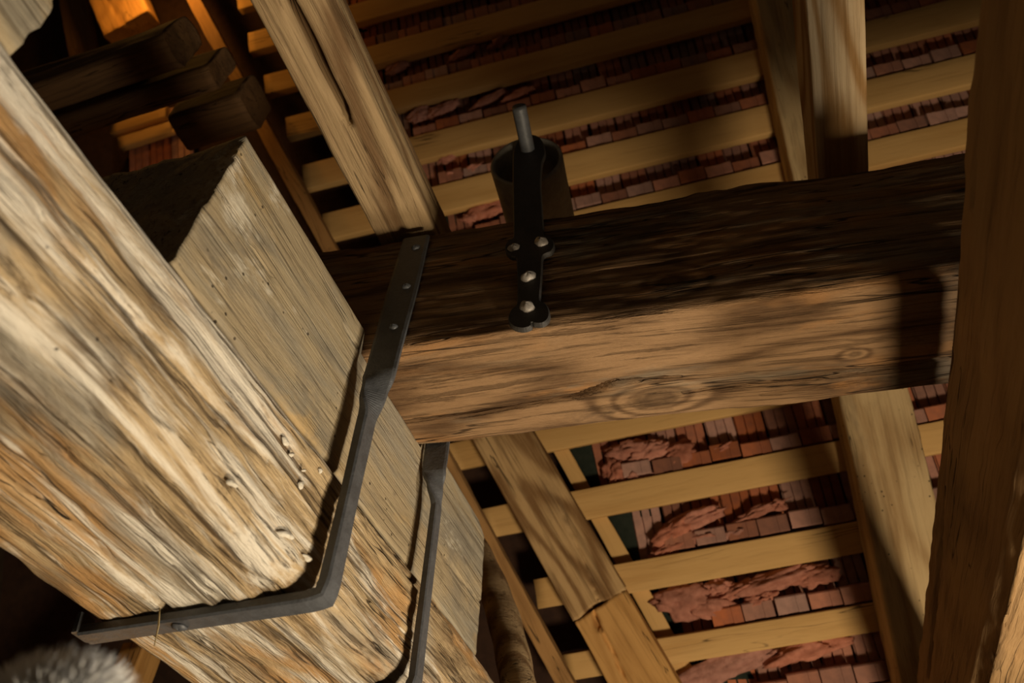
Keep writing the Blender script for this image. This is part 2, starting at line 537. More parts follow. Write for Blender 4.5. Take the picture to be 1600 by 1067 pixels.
# roof slope: b along the battens, n outwards, dn down the slope
BV = unit((0.99389477, 0.07251873, 0.08315177))
NV = np.array([-0.105, 0.85, 0.517]); NV = unit(NV - BV * (NV @ BV))
DV = np.cross(NV, BV)
RS = 2.12 / 1.85
ROOF_O = CAM + NV * 1.85 * RS
ROOF_M = Matrix.Identity(4)
for i in range(3):
    ROOF_M[i][0] = BV[i]; ROOF_M[i][1] = DV[i]; ROOF_M[i][2] = NV[i]; ROOF_M[i][3] = ROOF_O[i]
HR = 0.085 * RS          # rafter depth
BT = 0.03 * RS           # batten thickness


def roof_uv(q, h=0.0):
    P = on_plane(q, ROOF_O + NV * h, NV) - ROOF_O
    return P @ BV, P @ DV


# ------------------------------------------------------------------ floor, gable wall, roof covering
V, F = boxmesh(-2.6, 2.6, -2.5, 3.2, -0.06, 0.0)
fl = tag(mesh_obj('floor', V, F, M_PLANK, smooth=False), kind='structure')
V, F = boxmesh(-2.5, 2.5, -2.9, 2.9, HR + 0.125 * RS, HR + 0.15 * RS)
roof = tag(mesh_obj('ceiling', V, F, M_TILED, M=ROOF_M, smooth=False), kind='structure')

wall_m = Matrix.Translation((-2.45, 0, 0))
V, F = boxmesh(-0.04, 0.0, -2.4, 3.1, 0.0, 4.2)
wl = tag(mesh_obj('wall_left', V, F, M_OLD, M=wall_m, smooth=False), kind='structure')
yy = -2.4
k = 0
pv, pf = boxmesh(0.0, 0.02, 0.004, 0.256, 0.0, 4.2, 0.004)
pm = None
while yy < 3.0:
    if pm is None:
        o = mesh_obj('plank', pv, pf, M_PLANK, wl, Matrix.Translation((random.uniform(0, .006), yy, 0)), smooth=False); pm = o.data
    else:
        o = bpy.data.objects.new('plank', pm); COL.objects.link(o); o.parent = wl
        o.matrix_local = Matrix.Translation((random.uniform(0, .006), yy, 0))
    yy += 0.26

# ------------------------------------------------------------------ the big timbers
# lower tie timber, running away from us along y
T1P = 0.012
W1 = (X0 + T1P) - X1L; Hh1 = ZS - Z1B
MT1 = frame(((X0 + T1P + X1L) / 2, -0.55, (Z1B + ZS) / 2), (0, 1, 0), (0, 0, 1))
L1 = 2.22
cr = [crack_px(MT1, '-y', W1, Hh1, [(60, 330), (200, 480), (330, 620), (420, 720)], 0.0055, 0.012),
      crack_px(MT1, '-y', W1, Hh1, [(0, 520), (120, 640), (230, 745)], 0.007, 0.016),
      crack_px(MT1, '-z', W1, Hh1, [(0, 745), (150, 850), (285, 972)], 0.007, 0.018),
      crack_px(MT1, '-y', W1, Hh1, [(560, 790), (640, 900), (700, 975)], 0.0055, 0.012)]
t1 = beam('tie_beam', MT1, L1, W1, Hh1, M_T1, rc=0.02, dx=0.0065, dp=0.0045, rough=0.0018, wave=0.006, ridge=0.0026,
          cracks=cr, wane=[(-1, -1, 0.018), (1, -1, 0.006)], seed=3)
tag(t1, 'thick weathered beam with white lime streaks, lowest at the left', 'beam')

def fleck(q, n_, P_, sx, sy, seed, parent, M):
    c = on_plane(q, P_, n_)
    V = []; F = []
    ns_ = 14
    x = unit(np.cross(n_, (0.2, 0.9, 0.35))); y = np.cross(n_, x)
    for i in range(4):
        a = i / 3 * math.pi / 2
        for j in range(ns_):
            t = j / ns_ * 2 * math.pi
            k_ = math.cos(a) * (1 + 0.25 * math.sin(2 * t + seed) + 0.18 * math.sin(3 * t + seed * 1.7))
            V.append(c + x * sx * k_ * math.cos(t) + y * sy * k_ * math.sin(t) + np.array(n_) * (0.004 * math.sin(a) - 0.0005))
    for i in range(3):
        for j in range(ns_):
            F.append((i * ns_ + j, i * ns_ + (j + 1) % ns_, (i + 1) * ns_ + (j + 1) % ns_, (i + 1) * ns_ + j))
    F.append(tuple(range(3 * ns_, 4 * ns_)))
    o = mesh_obj('lime_fleck', V, F, M_WHITE, parent)
    o.matrix_local = M.inverted()
    return o


for i, (q, a_, b_) in enumerate((((446, 690), .005, .007), ((470, 757), .005, .006), ((447, 835), .005, .014), ((481, 872), .0035, .011), 
                                 ((455, 710), .003, .004), ((362, 755), .004, .008), ((500, 735), .003, .004), ((474, 735), .002, .003))):
    fleck(q, np.array([1.0, 0, 0]), (X0 + T1P, 0, 0), a_, b_, i * 2.3, t1, MT1)

# short bolster block on it
W2 = X0 - X1L - 0.01; Hh2 = Z2T - ZS
MT2 = frame((X0 - W2 / 2, YN, (ZS + Z2T) / 2), (0, 1, 0), (0, 0, 1))


def notch(V):
    zc = HZB - (ZS + Z2T) / 2 - 0.0015
    wx = (X0 - W2 / 2) - V[..., 1]
    y1 = HY1 - YN + HS * (wx - X0) - 0.004; y2 = HY2 - YN + HS * (wx - X0) + 0.004
    inn = (V[..., 0] > y1) & (V[..., 0] < y2) & (V[..., 2] > zc)
    V[..., 2] = np.where(inn, zc, V[..., 2])
    # the far top corner is sawn off
    over = np.clip((V[..., 0] - (YF - YN) + 0.02) + (V[..., 2] - Hh2 / 2 + 0.02) * 0.8, 0, None)
    V[..., 2] -= over * 0.5
    return V


cr = [crack_px(MT2, '-y', W2, Hh2, [(343, 303), (385, 365), (430, 440)], 0.0035, 0.012),
      crack_px(MT2, '-y', W2, Hh2, [(535, 500), (548, 525), (562, 545)], 0.003, 0.008),
      crack_px(MT2, '-y', W2, Hh2, [(690, 870), (740, 930), (752, 945)], 0.003, 0.008)]
t2 = beam('bolster_block', MT2, YF - YN, W2, Hh2, M_T2, rc=0.008, dx=0.0055, dp=0.0055, rough=0.0006, wave=0.005, ridge=0.0005,
          cracks=cr, wane=[(-1, -1, 0.006)], endrough=0.004, seed=8, clamp=notch)
tag(t2, 'short greyish bolster block with a dark sawn near end, on the big lime-streaked beam', 'beam')

# second block nearer to us
yb = on_plane((32, 92), (X0, 0, 0), (1, 0, 0))[1]
pA = on_plane((32, 92), (X0, 0, 0), (1, 0, 0)); pB = on_plane((80, 0), (X0, 0, 0), (1, 0, 0))


def slant(V):
    k_ = (pB[1] - pA[1]) / (pB[2] - pA[2])
    V[..., 0] += np.where(V[..., 0] > 0.3, k_ * (V[..., 2] + 0.1), 0)
    return V


MT0 = frame((X0 - W2 / 2, yb - 0.62, ZS + 0.1), (0, 1, 0), (0, 0, 1))
t0 = beam('bolster_block', MT0, 0.62, W2, 0.2, M_T2, rc=0.02, dx=0.008, dp=0.008, rough=0.002, wave=0.012, ridge=0.002,
          endrough=0.007, wane=[(-1, 1, 0.02)], seed=21, clamp=slant)
tag(t0, 'grey rough block end at the top left corner, on the lime-streaked beam', 'beam')

# cross beam
hdir = unit((1, HS, 0)); hn = np.array([-hdir[1], hdir[0], 0.0])
WH = (HY2 - HY1) * hdir[0]; HH = HZT - HZB
hl = np.array([X0, HY1, (HZB + HZT) / 2]) - hdir * 0.33 + hn * WH / 2
MH = frame(hl, hdir, (0, 0, 1))
LH = 2.3
kn = local(MH, on_plane((1022, 626), (0, 0, HZB), (0, 0, 1)))
kn2 = local(MH, on_plane((1052, 437), np.array([X0, HY1, 0]), hn))
kn3 = local(MH, on_plane((1335, 552), (0, 0, HZB), (0, 0, 1)))
M_H = wood('reddish_brown_oak', (0.30, 0.18, 0.09), (0.105, 0.056, 0.025), patch=(0.38, 0.19, 0.07), patch_amt=0.45, rings=6,
           ring_scale=5, contrast=0.8, warp=0.03, crack=0.6, bump=0.9, stain=(0.075, 0.048, 0.026), stain_amt=0.42, fibre=0.9,
           knots=[(tuple(kn), 0.045, 0.45), (tuple(kn2), 0.03, 0.35), (tuple(kn3), 0.012, 0.2)], grey=(0.24, 0.19, 0.13), grey_amt=0.35,
           blotch=[((0.07, 0.045, 0.028), 5.0, 0.58, 0.55), ((0.40, 0.30, 0.19), 8.0, 0.62, 0.45)])
cr = [crack_px(MH, '-z', WH, HH, [(612, 662), (700, 650), (800, 637), (900, 620), (960, 597), (1060, 590)], 0.0055, 0.03),
      crack_px(MH, '-z', WH, HH, [(1070, 615), (1200, 600), (1330, 582), (1480, 560)], 0.0055, 0.012),
      crack_px(MH, '-z', WH, HH, [(1190, 617), (1300, 603), (1400, 588)], 0.005, 0.010),
      crack_px(MH, '-y', WH, HH, [(850, 440), (1000, 415), (1200, 385)], 0.003, 0.008),
      crack_px(MH, '-y', WH, HH, [(1090, 315), (1200, 288), (1330, 262)], 0.004, 0.010)]
hb = beam('cross_beam', MH, LH, WH, HH, M_H, rc=0.008, dx=0.007, dp=0.0032, rough=0.0008, wave=0.004, ridge=0.0012, cracks=cr,
          wane=[(-1, -1, 0.010), (1, -1, 0.008), (-1, 1, 0.018)], seed=14)
tag(hb, 'reddish brown cross beam with a large knot, spanning the middle under the battens', 'beam')

# right hand timber
W3 = 0.086
MT3 = frame((T3X + W3 / 2, -0.35, (T3ZB + T3ZT) / 2), (0, 1, 0), (0, 0, 1))
cr = [crack_px(MT3, '+y', W3, T3ZT - T3ZB, [(1475, 760), (1468, 850), (1457, 1000), (1450, 1067)], 0.005, 0.014),
      crack_px(MT3, '+y', W3, T3ZT - T3ZB, [(1538, 30), (1530, 160), (1520, 330)], 0.004, 0.008)]
t3 = beam('tie_beam', MT3, 2.42, W3, T3ZT - T3ZB, M_T3, rc=0.006, dx=0.007, dp=0.005, rough=0.0012, wave=0.006, ridge=0.0015,
          cracks=cr, wane=[(1, -1, 0.018), (1, 1, 0.010)], seed=33)
tag(t3, 'dark brown beam at the right edge, passing under the end of the cross beam', 'beam')


# ------------------------------------------------------------------ joists lying on the cross beam
def joist(name, Lp, Rp, ext0, ext1, z, th, mat, label, cracks=(), group=None, **kw):
    """Lp, Rp: two directions on each lower arris"""
    l0, l1 = (on_plane(q, (0, 0, z), (0, 0, 1)) for q in Lp)
    r0, r1 = (on_plane(q, (0, 0, z), (0, 0, 1)) for q in Rp)
    c0 = (l0 + r0) / 2; c1 = (l1 + r1) / 2
    d = unit(c1 - c0); s = np.cross(d, (0, 0, 1.0))
    wd = (abs((r0 - l0) @ s) + abs((r1 - l1) @ s)) / 2
    a = c0 - d * ext0; L = np.linalg.norm(c1 - c0) + ext0 + ext1
    M = frame(a + np.array([0, 0, th / 2]), d, (0, 0, 1))
    crs = [crack_px(M, '-z', wd, th, *c) for c in cracks]
    o = beam(name, M, L, wd, th, mat, cracks=crs, **kw)
    tag(o, label, 'joist', group)
    return o


ZJ = HZT + 0.004
joist('joist', ((385, 0), (600, 388)), ((512, 0), (676, 362)), 0.35, 0.10, ZJ, 0.10, M_JOIST,
      'split greyish joist with one long open crack, ending on the cross beam', seed=41, dx=0.007, dp=0.005, rough=0.0008,
      ridge=0.0015, wave=0.004, rc=0.006, cracks=[([(425, -60), (448, 0), (478, 60), (512, 130), (545, 192)], 0.012, 0.06)])
joist('joist', ((1258, 0), (1277, 262)), ((1352, 0), (1357, 247)), 0.40, 0.30, E0 + 1.28, 0.10, M_JOIST2,
      'pale joist with straight striped grain, standing out bright beside a dark rafter', seed=42, dx=0.01, dp=0.006, rc=0.004,
      rough=0.0006, ridge=0.0012, wave=0.003)

# ------------------------------------------------------------------ rafters
def rafter(name, c0, c1, wpx, mat, h=HR, w0=0.0, parent=None, **kw):
    """c0, c1: directions of two points of the lower centre line; wpx: width there"""
    a = on_plane(c0, ROOF_O + NV * w0, NV); b = on_plane(c1, ROOF_O + NV * w0, NV)
    d = unit(b - a)
    mid = ((c0[0] + c1[0]) / 2, (c0[1] + c1[1]) / 2)
    l = on_plane((mid[0] - wpx / 2, mid[1]), ROOF_O + NV * w0, NV); r = on_plane((mid[0] + wpx / 2, mid[1]), ROOF_O + NV * w0, NV)
    wd = abs((r - l) @ np.cross(d, NV))
    M = frame(a + NV * h / 2, d, NV)
    crs = [crack_px(M, '-z', wd, h, *c) for c in kw.pop('cracks', ())]
    return beam(name, M, np.linalg.norm(b - a), wd, h, mat, parent=parent, cracks=crs, **kw)


# spliced rafter left of centre
spl = empty('spliced_rafter', on_plane((800, 700), ROOF_O, NV))
tag(spl, 'spliced tan rafter below the cross beam, its lower length fresher and orange', 'rafter')
bpy.context.view_layer.update()
inv = spl.matrix_world.inverted()
a = rafter('upper_length', (690, 515), (936, 944), 104, M_RAFT, seed=51, dx=0.008, dp=0.006, rc=0.006, ridge=0.0014,
           cracks=[([(880, 800), (915, 880), (936, 940)], 0.003, 0.010)], endrough=0.006)
bq = rafter('lower_length', (937, 947), (1050, 1145), 112, M_NEWW, seed=52, dx=0.008, dp=0.006, rc=0.005,
            cracks=[([(926, 955), (930, 970), (936, 985)], 0.009, 0.03), ([(930, 968), (955, 1015), (975, 1062), (1000, 1110)], 0.005, 0.03)])
for o in (a, bq):
    ml = inv @ o.matrix_basis
    o.parent = spl
    o.matrix_local = ml
tag(bq, 'fresher orange lower length with a split')
o = rafter('rafter', (1212, -60), (1484, 1130), 108, M_RAFT2, seed=53, dx=0.008, dp=0.006, rc=0.008, ridge=0.0012, wave=0.006)
tag(o, 'pale rafter right of the middle with one side in black shadow', 'rafter')
o = rafter('hip_board', (262, -75), (905, 1110), 27, M_HIP, h=0.05, w0=0.02, seed=54, dx=0.02, dp=0.008, rc=0.003)
tag(o, 'narrow board on edge glowing orange at the top left', 'board')
o = rafter('counter_lath', (500, 30), (1085, 1075), 26, M_BAT, h=0.018, w0=HR + BT + 0.002, seed=55, dx=0.02, dp=0.008, rc=0.002)
tag(o, 'thin pale lath beside the dark green felt strip, behind the battens', 'lath')

# ------------------------------------------------------------------ battens
rows = {-3: (-226, -193), -2: (-148, -115), -1: (-70, -37), 0: (11, 45), 1: (97, 139), 2: (187, 232), 3: (281, 322),
        4: (387, 432), 5: (496, 542), 6: (611, 657), 7: (728, 777), 8: (857, 907), 9: (986, 1030), 10: (1112, 1160)}
ends = {-3: (372, 20), -2: (388, 65), -1: (412, 128), 0: (447, 198), 1: (474, 279), 2: (505, 352), 3: (540, 420), 4: (575, 490),
        5: (610, 560), 6: (690, 720), 7: (755, 815), 8: (838, 932), 9: (880, 1040), 10: (930, 1130)}
words = {-3: 'seventh', -2: 'sixth', -1: 'fifth', 0: 'fourth', 1: 'third', 2: 'second', 3: 'first'}
words2 = {6: 'first', 7: 'second', 8: 'third', 9: 'fourth', 10: 'fifth'}
rowv = {}
UR = 2.1
for k, (pt, pb) in rows.items():
    vt = roof_uv((1100, pt), HR)[1]; vb = roof_uv((1100, pb), HR)[1]
    rowv[k] = (vt, vb)
    ul = roof_uv(ends[k], HR)[0]
    L = UR - ul
    O = ROOF_O + BV * ul + DV * (vt + vb) / 2 + NV * (HR + BT / 2 + 0.0005)
    M = frame(O, BV, NV)
    o = beam('roof_batten', M, L, vb - vt, BT, M_BAT, rc=0.003, dx=0.03, dp=0.02, rough=0.0004, wave=0.003, ridge=0.0004,
             endrough=0.002, seed=60 + k)
    if k in words:
        lb = 'yellowish pine batten, %s one up from the top of the cross beam' % words[k]
    elif k in words2:
        lb = 'yellowish pine batten, %s one down from the underside of the cross beam' % words2[k]
    else:
        lb = 'pine batten hidden straight behind the %s half of the cross beam' % ('upper' if k == 4 else 'lower')
    tag(o, lb, 'batten', 'roof battens under the tiles')

# ------------------------------------------------------------------ tiles: body with ribs, and a lug row hooked over its batten
G = (rowv[9][0] - rowv[0][0]) / 9
TW = 0.074 * RS


def tile_mesh(seed):
    r = random.Random(seed)
    wd = TW - 0.003
    V = []; F = []

    def add(x0, x1, y0, y1, z0, z1, bev):
        v, f = boxmesh(x0, x1, y0, y1, z0, z1, bev)
        n = len(V); V.extend(v); F.extend([tuple(i + n for i in q) for q in f])
    # body, measured from the batten face plane outwards
    B_ = 0.03
    g = G / RS
    w1 = wd / RS
    add(-w1 / 2, w1 / 2, -0.052, g * 1.12, 0.026 + B_, 0.036 + B_, 0.002)
    nr = 3
    for i in range(nr):                                  # ribs on the underside
        c = -w1 / 2 + w1 * (i + 0.5) / nr
        add(c - w1 / nr * 0.40, c + w1 / nr * 0.40, -0.008, g * 1.1, 0.019 + B_, 0.027 + B_, 0.003)
    a = r.uniform(-0.003, 0.003)
    for i in range(nr):                                  # lug above the batten
        c = -w1 / 2 + w1 * (i + 0.5) / nr
        z0 = 0.002 * (i % 2)
        add(c - w1 / nr * 0.495, c + w1 / nr * 0.495, -0.044 + a, -0.005, 0.006 + z0, 0.028 + B_, 0.003)
    V = [(x * RS, y * RS, z * RS) for x, y, z in V]
    me = bpy.data.meshes.new('roof_tile')
    me.from_pydata(V, [], F)
    me.materials.append(M_TILE)
    return me


tmesh = [tile_mesh(s) for s in range(5)]


def felt_edge_x(y):
    return 652 + 0.598 * (y - 202)


def lath_edge_x(y):
    return 612 + 0.57 * (y - 210)


rinv = ROOF_M.inverted()
ntile = 0
for k in sorted(rows):
    if k in (4, 5):
        continue
    vt = rowv[k][0]
    # start of the row right of the felt strip, measured at the lug line
    yy_ = rows[k][0] + (1100 - 800) * 0.2
    for _ in range(4):
        xx_ = felt_edge_x(yy_); yy_ = rows[k][0] - 15 + (1100 - xx_) * 0.215
    us = roof_uv((xx_ - 4, yy_), HR + BT)[0]
    u = us + random.uniform(0.0, 0.02)
    umax = roof_uv((1560, rows[k][0] - 80), HR)[0] + 0.25
    while u < umax:
        o = bpy.data.objects.new('roof_tile', random.choice(tmesh))
        COL.objects.link(o)
        o.parent = roof
        R_ = Matrix.Rotation(random.gauss(0, 0.012), 4, 'Z') @ Matrix.Rotation(-0.03 + random.gauss(0, 0.008), 4, 'X')
        o.matrix_local = Matrix.Translation((u + TW / 2, vt + random.gauss(0, 0.003), HR + random.uniform(0, 0.006))) @ R_
        u += TW + random.choice((0, 0, 0.001, 0.004))
        ntile += 1
print('tiles', ntile)

# felt strip beside the lath
V = []; F = []
for i in range(41):
    y = -80 + i * 30
    for q in ((lath_edge_x(y) - 14, y), (felt_edge_x(y) + 14, y)):
        uu, vv = roof_uv(q, HR + BT + 0.026)
        V.append((uu, vv, HR + BT + 0.026 + 0.003 * math.sin(i * 1.3)))
n0 = len(V)
V += [(a_, b_, c_ + 0.003) for a_, b_, c_ in V]
for i in range(40):
    F += [(2 * i, 2 * i + 1, 2 * i + 3, 2 * i + 2), (n0 + 2 * i, n0 + 2 * i + 2, n0 + 2 * i + 3, n0 + 2 * i + 1),
          (2 * i, 2 * i + 2, n0 + 2 * i + 2, n0 + 2 * i), (2 * i + 1, n0 + 2 * i + 1, n0 + 2 * i + 3, 2 * i + 3)]
fe = mesh_obj('felt_strip', V, [f[::-1] for f in F], M_FELT, roof)
tag(fe, 'dark green roofing felt strip')


# pink mortar squeezed between the tiles
def lump(q, wpx, hpx, rot, seed, thick=0.022):
    u, v = roof_uv(q, HR + BT - 0.004)
    mpp = 2.18 / FPX
    import bmesh
    bm = bmesh.new()
    bmesh.ops.create_icosphere(bm, subdivisions=4, radius=1.0)
    P = np.array([vv.co[:] for vv in bm.verts])
    d = 1 + 0.6 * fbm(P[:, 0] * 1.3, P[:, 1] * 1.3, P[:, 2] * 1.3, seed, 3) + 0.55 * fbm(P[:, 0] * 3, P[:, 1] * 3, P[:, 2] * 3, seed + 9, 3) + 0.2 * fbm(P[:, 0] * 5, P[:, 1] * 5, P[:, 2] * 5, seed + 3, 2)
    P = P * d[:, None] * np.array([wpx * mpp / 2, hpx * mpp / 2, thick])
    for vv, p in zip(bm.verts, P):
        vv.co = p
    me = bpy.data.meshes.new('mortar_lump')
    bm.to_mesh(me); bm.free()
    me.polygons.foreach_set('use_smooth', np.ones(len(me.polygons), bool))
    me.materials.append(M_MORT)
    o = bpy.data.objects.new('mortar_lump', me)
    COL.objects.link(o)
    o.parent = roof
    o.matrix_local = Matrix.Translation((u, v, HR + BT - 0.002)) @ Matrix.Rotation(math.radians(rot), 4, 'Z')


lumps = [((985, 703), 70, 34, 6), ((965, 735), 42, 40, 20), ((1020, 705), 80, 24, -6), ((1055, 712), 62, 36, -22), ((1020, 742), 44, 22, 0), ((990, 745), 34, 26, 0),
         ((1085, 812), 96, 22, -6), ((1050, 832), 60, 30, -20), ((1095, 838), 50, 22, 0), ((1185, 800), 80, 16, -10), ((1040, 860), 60, 24, -15), ((1215, 790), 24, 18, 0),
         ((1070, 935), 90, 46, 8), ((1110, 950), 70, 36, 20), ((1150, 922), 60, 18, -12), ((1215, 905), 130, 26, -4), ((1275, 900), 70, 26, 0), ((1120, 915), 40, 22, 0),
         ((1130, 700), 34, 14, -10), ((1150, 830), 40, 14, -10), ((1190, 935), 44, 18, -10), ((960, 760), 26, 20, 0), ((1035, 885), 34, 18, -20), ((1140, 1040), 150, 34, -8), ((1260, 1015), 120, 26, -6),
         ((655, 180), 46, 26, -15), ((690, 172), 60, 18, -10), ((760, 158), 70, 14, -12), ((810, 148), 56, 12, -10),
         ((740, 266), 44, 18, -10), ((705, 275), 30, 20, 0), ((770, 325), 90, 40, -8), ((735, 340), 30, 22, 0),
         ((590, 28), 40, 16, -14), ((570, 36), 26, 14, 0), ((720, 85), 50, 10, -12), ((780, 66), 40, 10, -12), ((620, 105), 40, 16, -10),
         ((700, 245), 40, 12, -10)]
for i, (q, a_, b_, r_) in enumerate(lumps):
    lump(q, a_, b_, r_ - 4, 100 + i * 7)


# ------------------------------------------------------------------ forged iron
def sweep(name, path, mat, parent=None, sub=14, bev=0.18, M=None):
    """path: list of (centre, width direction, width, thickness direction, thickness); a bar twisting along its way"""
    P = []
    n = len(path)
    for i in range(n - 1):
        for s in range(sub):
            t = s / sub; e = t * t * (3 - 2 * t)
            a, b = path[i], path[i + 1]
            # Catmull-Rom on the centre
            p0 = np.array(path[max(i - 1, 0)][0]); p1 = np.array(a[0]); p2 = np.array(b[0]); p3 = np.array(path[min(i + 2, n - 1)][0])
            c = 0.5 * ((2 * p1) + (-p0 + p2) * t * 0.35 * 2 + (2 * p0 - 5 * p1 + 4 * p2 - p3) * t * t + (-p0 + 3 * p1 - 3 * p2 + p3) * t ** 3) if False else p1 * (1 - e * 0 - t) + p2 * t
            wv = unit(np.array(a[1]) * (1 - e) + np.array(b[1]) * e)
            tv = unit(np.array(a[3]) * (1 - e) + np.array(b[3]) * e)
            P.append((c, wv, a[2] * (1 - e) + b[2] * e, tv, a[4] * (1 - e) + b[4] * e))
    l = path[-1]
    P.append((np.array(l[0]), unit(l[1]), l[2], unit(l[3]), l[4]))
    V = []; F = []
    prof = []
    for (sx, sy) in ((1, 1), (-1, 1), (-1, -1), (1, -1)):
        if sx * sy > 0:
            prof += [(sx, sy * (1 - 2 * bev)), (sx * (1 - bev), sy)]
        else:
            prof += [(sx * (1 - bev), sy), (sx, sy * (1 - 2 * bev))]
    m_ = 8
    for j, (c, wv, wd, tv, th) in enumerate(P):
        jit = 1 + 0.012 * math.sin(j * 0.23)
        for (a, b) in prof:
            V.append(c + wv * a * wd / 2 * jit + tv * b * th / 2)
    for j in range(len(P) - 1):
        for i in range(m_):
            F.append((j * m_ + i, (j + 1) * m_ + i, (j + 1) * m_ + (i + 1) % m_, j * m_ + (i + 1) % m_))
    F.append(tuple(range(m_))); F.append(tuple(range((len(P)) * m_ - 1, (len(P) - 1) * m_ - 1, -1)))
    o = mesh_obj(name, V, F, mat, parent, M, smooth=False)
    import bmesh
    bm = bmesh.new(); bm.from_mesh(o.data); bmesh.ops.recalc_face_normals(bm, faces=bm.faces); bm.to_mesh(o.data); bm.free()
    return o


def dome(name, c, nrm, r, h, mat, parent, seed=0):
    """hammered nail head on a surface"""
    V = []; F = []
    x = unit(np.cross(nrm, (0.3, 0.2, 0.9))); y = np.cross(nrm, x)
    nr, ns = 5, 16
    for i in range(nr + 1):
        a = i / nr * math.pi / 2
        for j in range(ns):
            t = j / ns * 2 * math.pi
            rr = r * math.cos(a) * (1 + 0.12 * math.sin(2 * t + seed) + 0.07 * math.sin(5 * t + seed * 2))
            V.append(np.array(c) + x * rr * math.cos(t) + y * rr * math.sin(t) + np.array(nrm) * h * (math.sin(a) * (1 + 0.1 * math.sin(3 * t + seed))))
    for i in range(nr):
        for j in range(ns):
            F.append((i * ns + j, i * ns + (j + 1) % ns, (i + 1) * ns + (j + 1) % ns, (i + 1) * ns + j))
    F.append(tuple(range(ns - 1, -1, -1)))
    return mesh_obj(name, V, F, mat, parent)


FN = -hn                                            # the cross beam's front face looks this way
FP = np.array([X0, HY1, 0.0])


def hface(q, off=0.0):
    return on_plane(q, FP + FN * off, FN)


UPZ = np.array([0, 0, 1.0])
XP = np.array([1.0, 0, 0]); YP = np.array([0, 1.0, 0])

# strap with the long under-arm
ST = 0.008
xs_ = X0 + 0.034
p_top = hface((651, 372), ST / 2 + 0.0015); p_low = hface((595, 580), ST / 2 + 0.0015)
hx = np.array([p_low[0], p_low[1], 0]); hz0 = p_low[2]
c_mid = on_plane((579, 650), (xs_ + 0.005, 0, 0), XP); c_bot = on_plane((510, 958), (xs_ + 0.005, 0, 0), XP)
yl = (c_mid[1] + c_bot[1]) / 2
zarm = Z1B - 0.010
xa_end = on_plane((166, 1012), (0, 0, zarm), UPZ)[0]
s1 = empty('iron_strap', (xs_, yl, zarm))
tag(s1, 'long black iron strap twisted from the cross beam down around the lime-streaked beam', 'strap')
bpy.context.view_layer.update()
Mi = s1.matrix_world.inverted()
p1 = [(p_top, hdir, 0.050, FN, ST)]
mid = p_top * 0.5 + p_low * 0.5
p1 += [(mid, hdir, 0.054, FN, ST), (p_low, hdir, 0.050, FN, ST * 1.1)]
tw1 = np.array([p_low[0] * 0.5 + xs_ * 0.5, p_low[1] * 0.55 + yl * 0.45, c_mid[2] * 0.45 + p_low[2] * 0.55])
p1 += [(tw1, unit(hdir * 0.8 + YP * 0.6), 0.040, unit(FN * 0.8 + XP * 0.6), 0.012)]
p1 += [((xs_, yl, c_mid[2] - 0.01), YP, 0.031, XP, 0.016), ((xs_, yl, (c_mid[2] + zarm) / 2), YP, 0.029, XP, 0.015),
       ((xs_, yl, zarm + 0.02), YP, 0.030, XP, 0.016), ((xs_ - 0.003, yl, zarm + 0.003), YP, 0.031, unit((1, 0, -1)), 0.018),
       ((xs_ - 0.022, yl, zarm), YP, 0.030, (0, 0, -1), 0.015), ((xs_ - 0.17, yl, zarm - 0.001), YP, 0.029, (0, 0, -1), 0.014),
       ((xa_end, yl + 0.002, zarm), YP, 0.030, (0, 0, -1), 0.015)]
o = sweep('strap_bar', p1, M_IRON)
ml = Mi @ o.matrix_local; o.parent = s1; o.matrix_local = ml
for i, q in enumerate(((650, 387), (635, 448), (615, 511))):
    o = dome('rivet', hface(q, ST + 0.0012), FN, 0.0075, 0.006, M_IRON, None, i)
    o.parent = s1; o.matrix_local = Mi
bp = on_plane((310, 1002), (0, 0, zarm - 0.0085), UPZ); bp[1] = yl
o = dome('rivet', bp, np.array([0, 0, -1.0]), 0.009, 0.005, M_IRON, None, 5); o.parent = s1; o.matrix_local = Mi
# turned-up end of the arm
o = sweep('end_lug', [((xa_end - 0.004, yl, zarm - 0.004), YP, 0.030, XP, 0.012), ((xa_end - 0.007, yl - 0.004, zarm + 0.022), YP, 0.026, XP, 0.008)], M_IRON)
o.parent = s1; o.matrix_local = Mi

# second strap behind the cross beam
BP = FP + hn * (WH + 0.003)
q_top = on_plane((680, 722), BP + hn * ST / 2, hn); q_up = q_top + UPZ * 0.12
c_mid2 = on_plane((674, 800), (xs_, 0, 0), XP); c_bot2 = on_plane((658, 1050), (xs_, 0, 0), XP)
yl2 = (c_mid2[1] + c_bot2[1]) / 2
s2 = empty('iron_strap', (xs_, yl2, zarm))
tag(s2, 'second black iron strap, coming out from under the cross beam nearer the bolster end', 'strap')
bpy.context.view_layer.update()
Mi2 = s2.matrix_world.inverted()
zt2 = q_top[2]
p2 = [(q_up, hdir, 0.044, hn, ST), (q_top, hdir, 0.044, hn, ST), (q_top - UPZ * 0.02, hdir, 0.042, hn, ST),
      ((q_top[0] * 0.5 + xs_ * 0.5, q_top[1] * 0.6 + yl2 * 0.4, zt2 - 0.05), unit(hdir + YP * 0.9), 0.028, unit(hn - XP * 0.9), 0.010),
      ((xs_, yl2, zt2 - 0.085), YP, 0.023, -XP, 0.012), ((xs_, yl2, (zt2 + zarm) / 2), YP, 0.023, -XP, 0.012),
      ((xs_, yl2, zarm + 0.016), YP, 0.024, -XP, 0.013), ((xs_ - 0.004, yl2, zarm + 0.002), YP, 0.026, unit((-1, 0, 1)), 0.016),
      ((xs_ - 0.03, yl2, zarm), YP, 0.026, (0, 0, 1), 0.013), ((xa_end, yl2, zarm), YP, 0.028, (0, 0, 1), 0.014)]
o = sweep('strap_bar', p2, M_IRON); o.parent = s2; o.matrix_local = Mi2

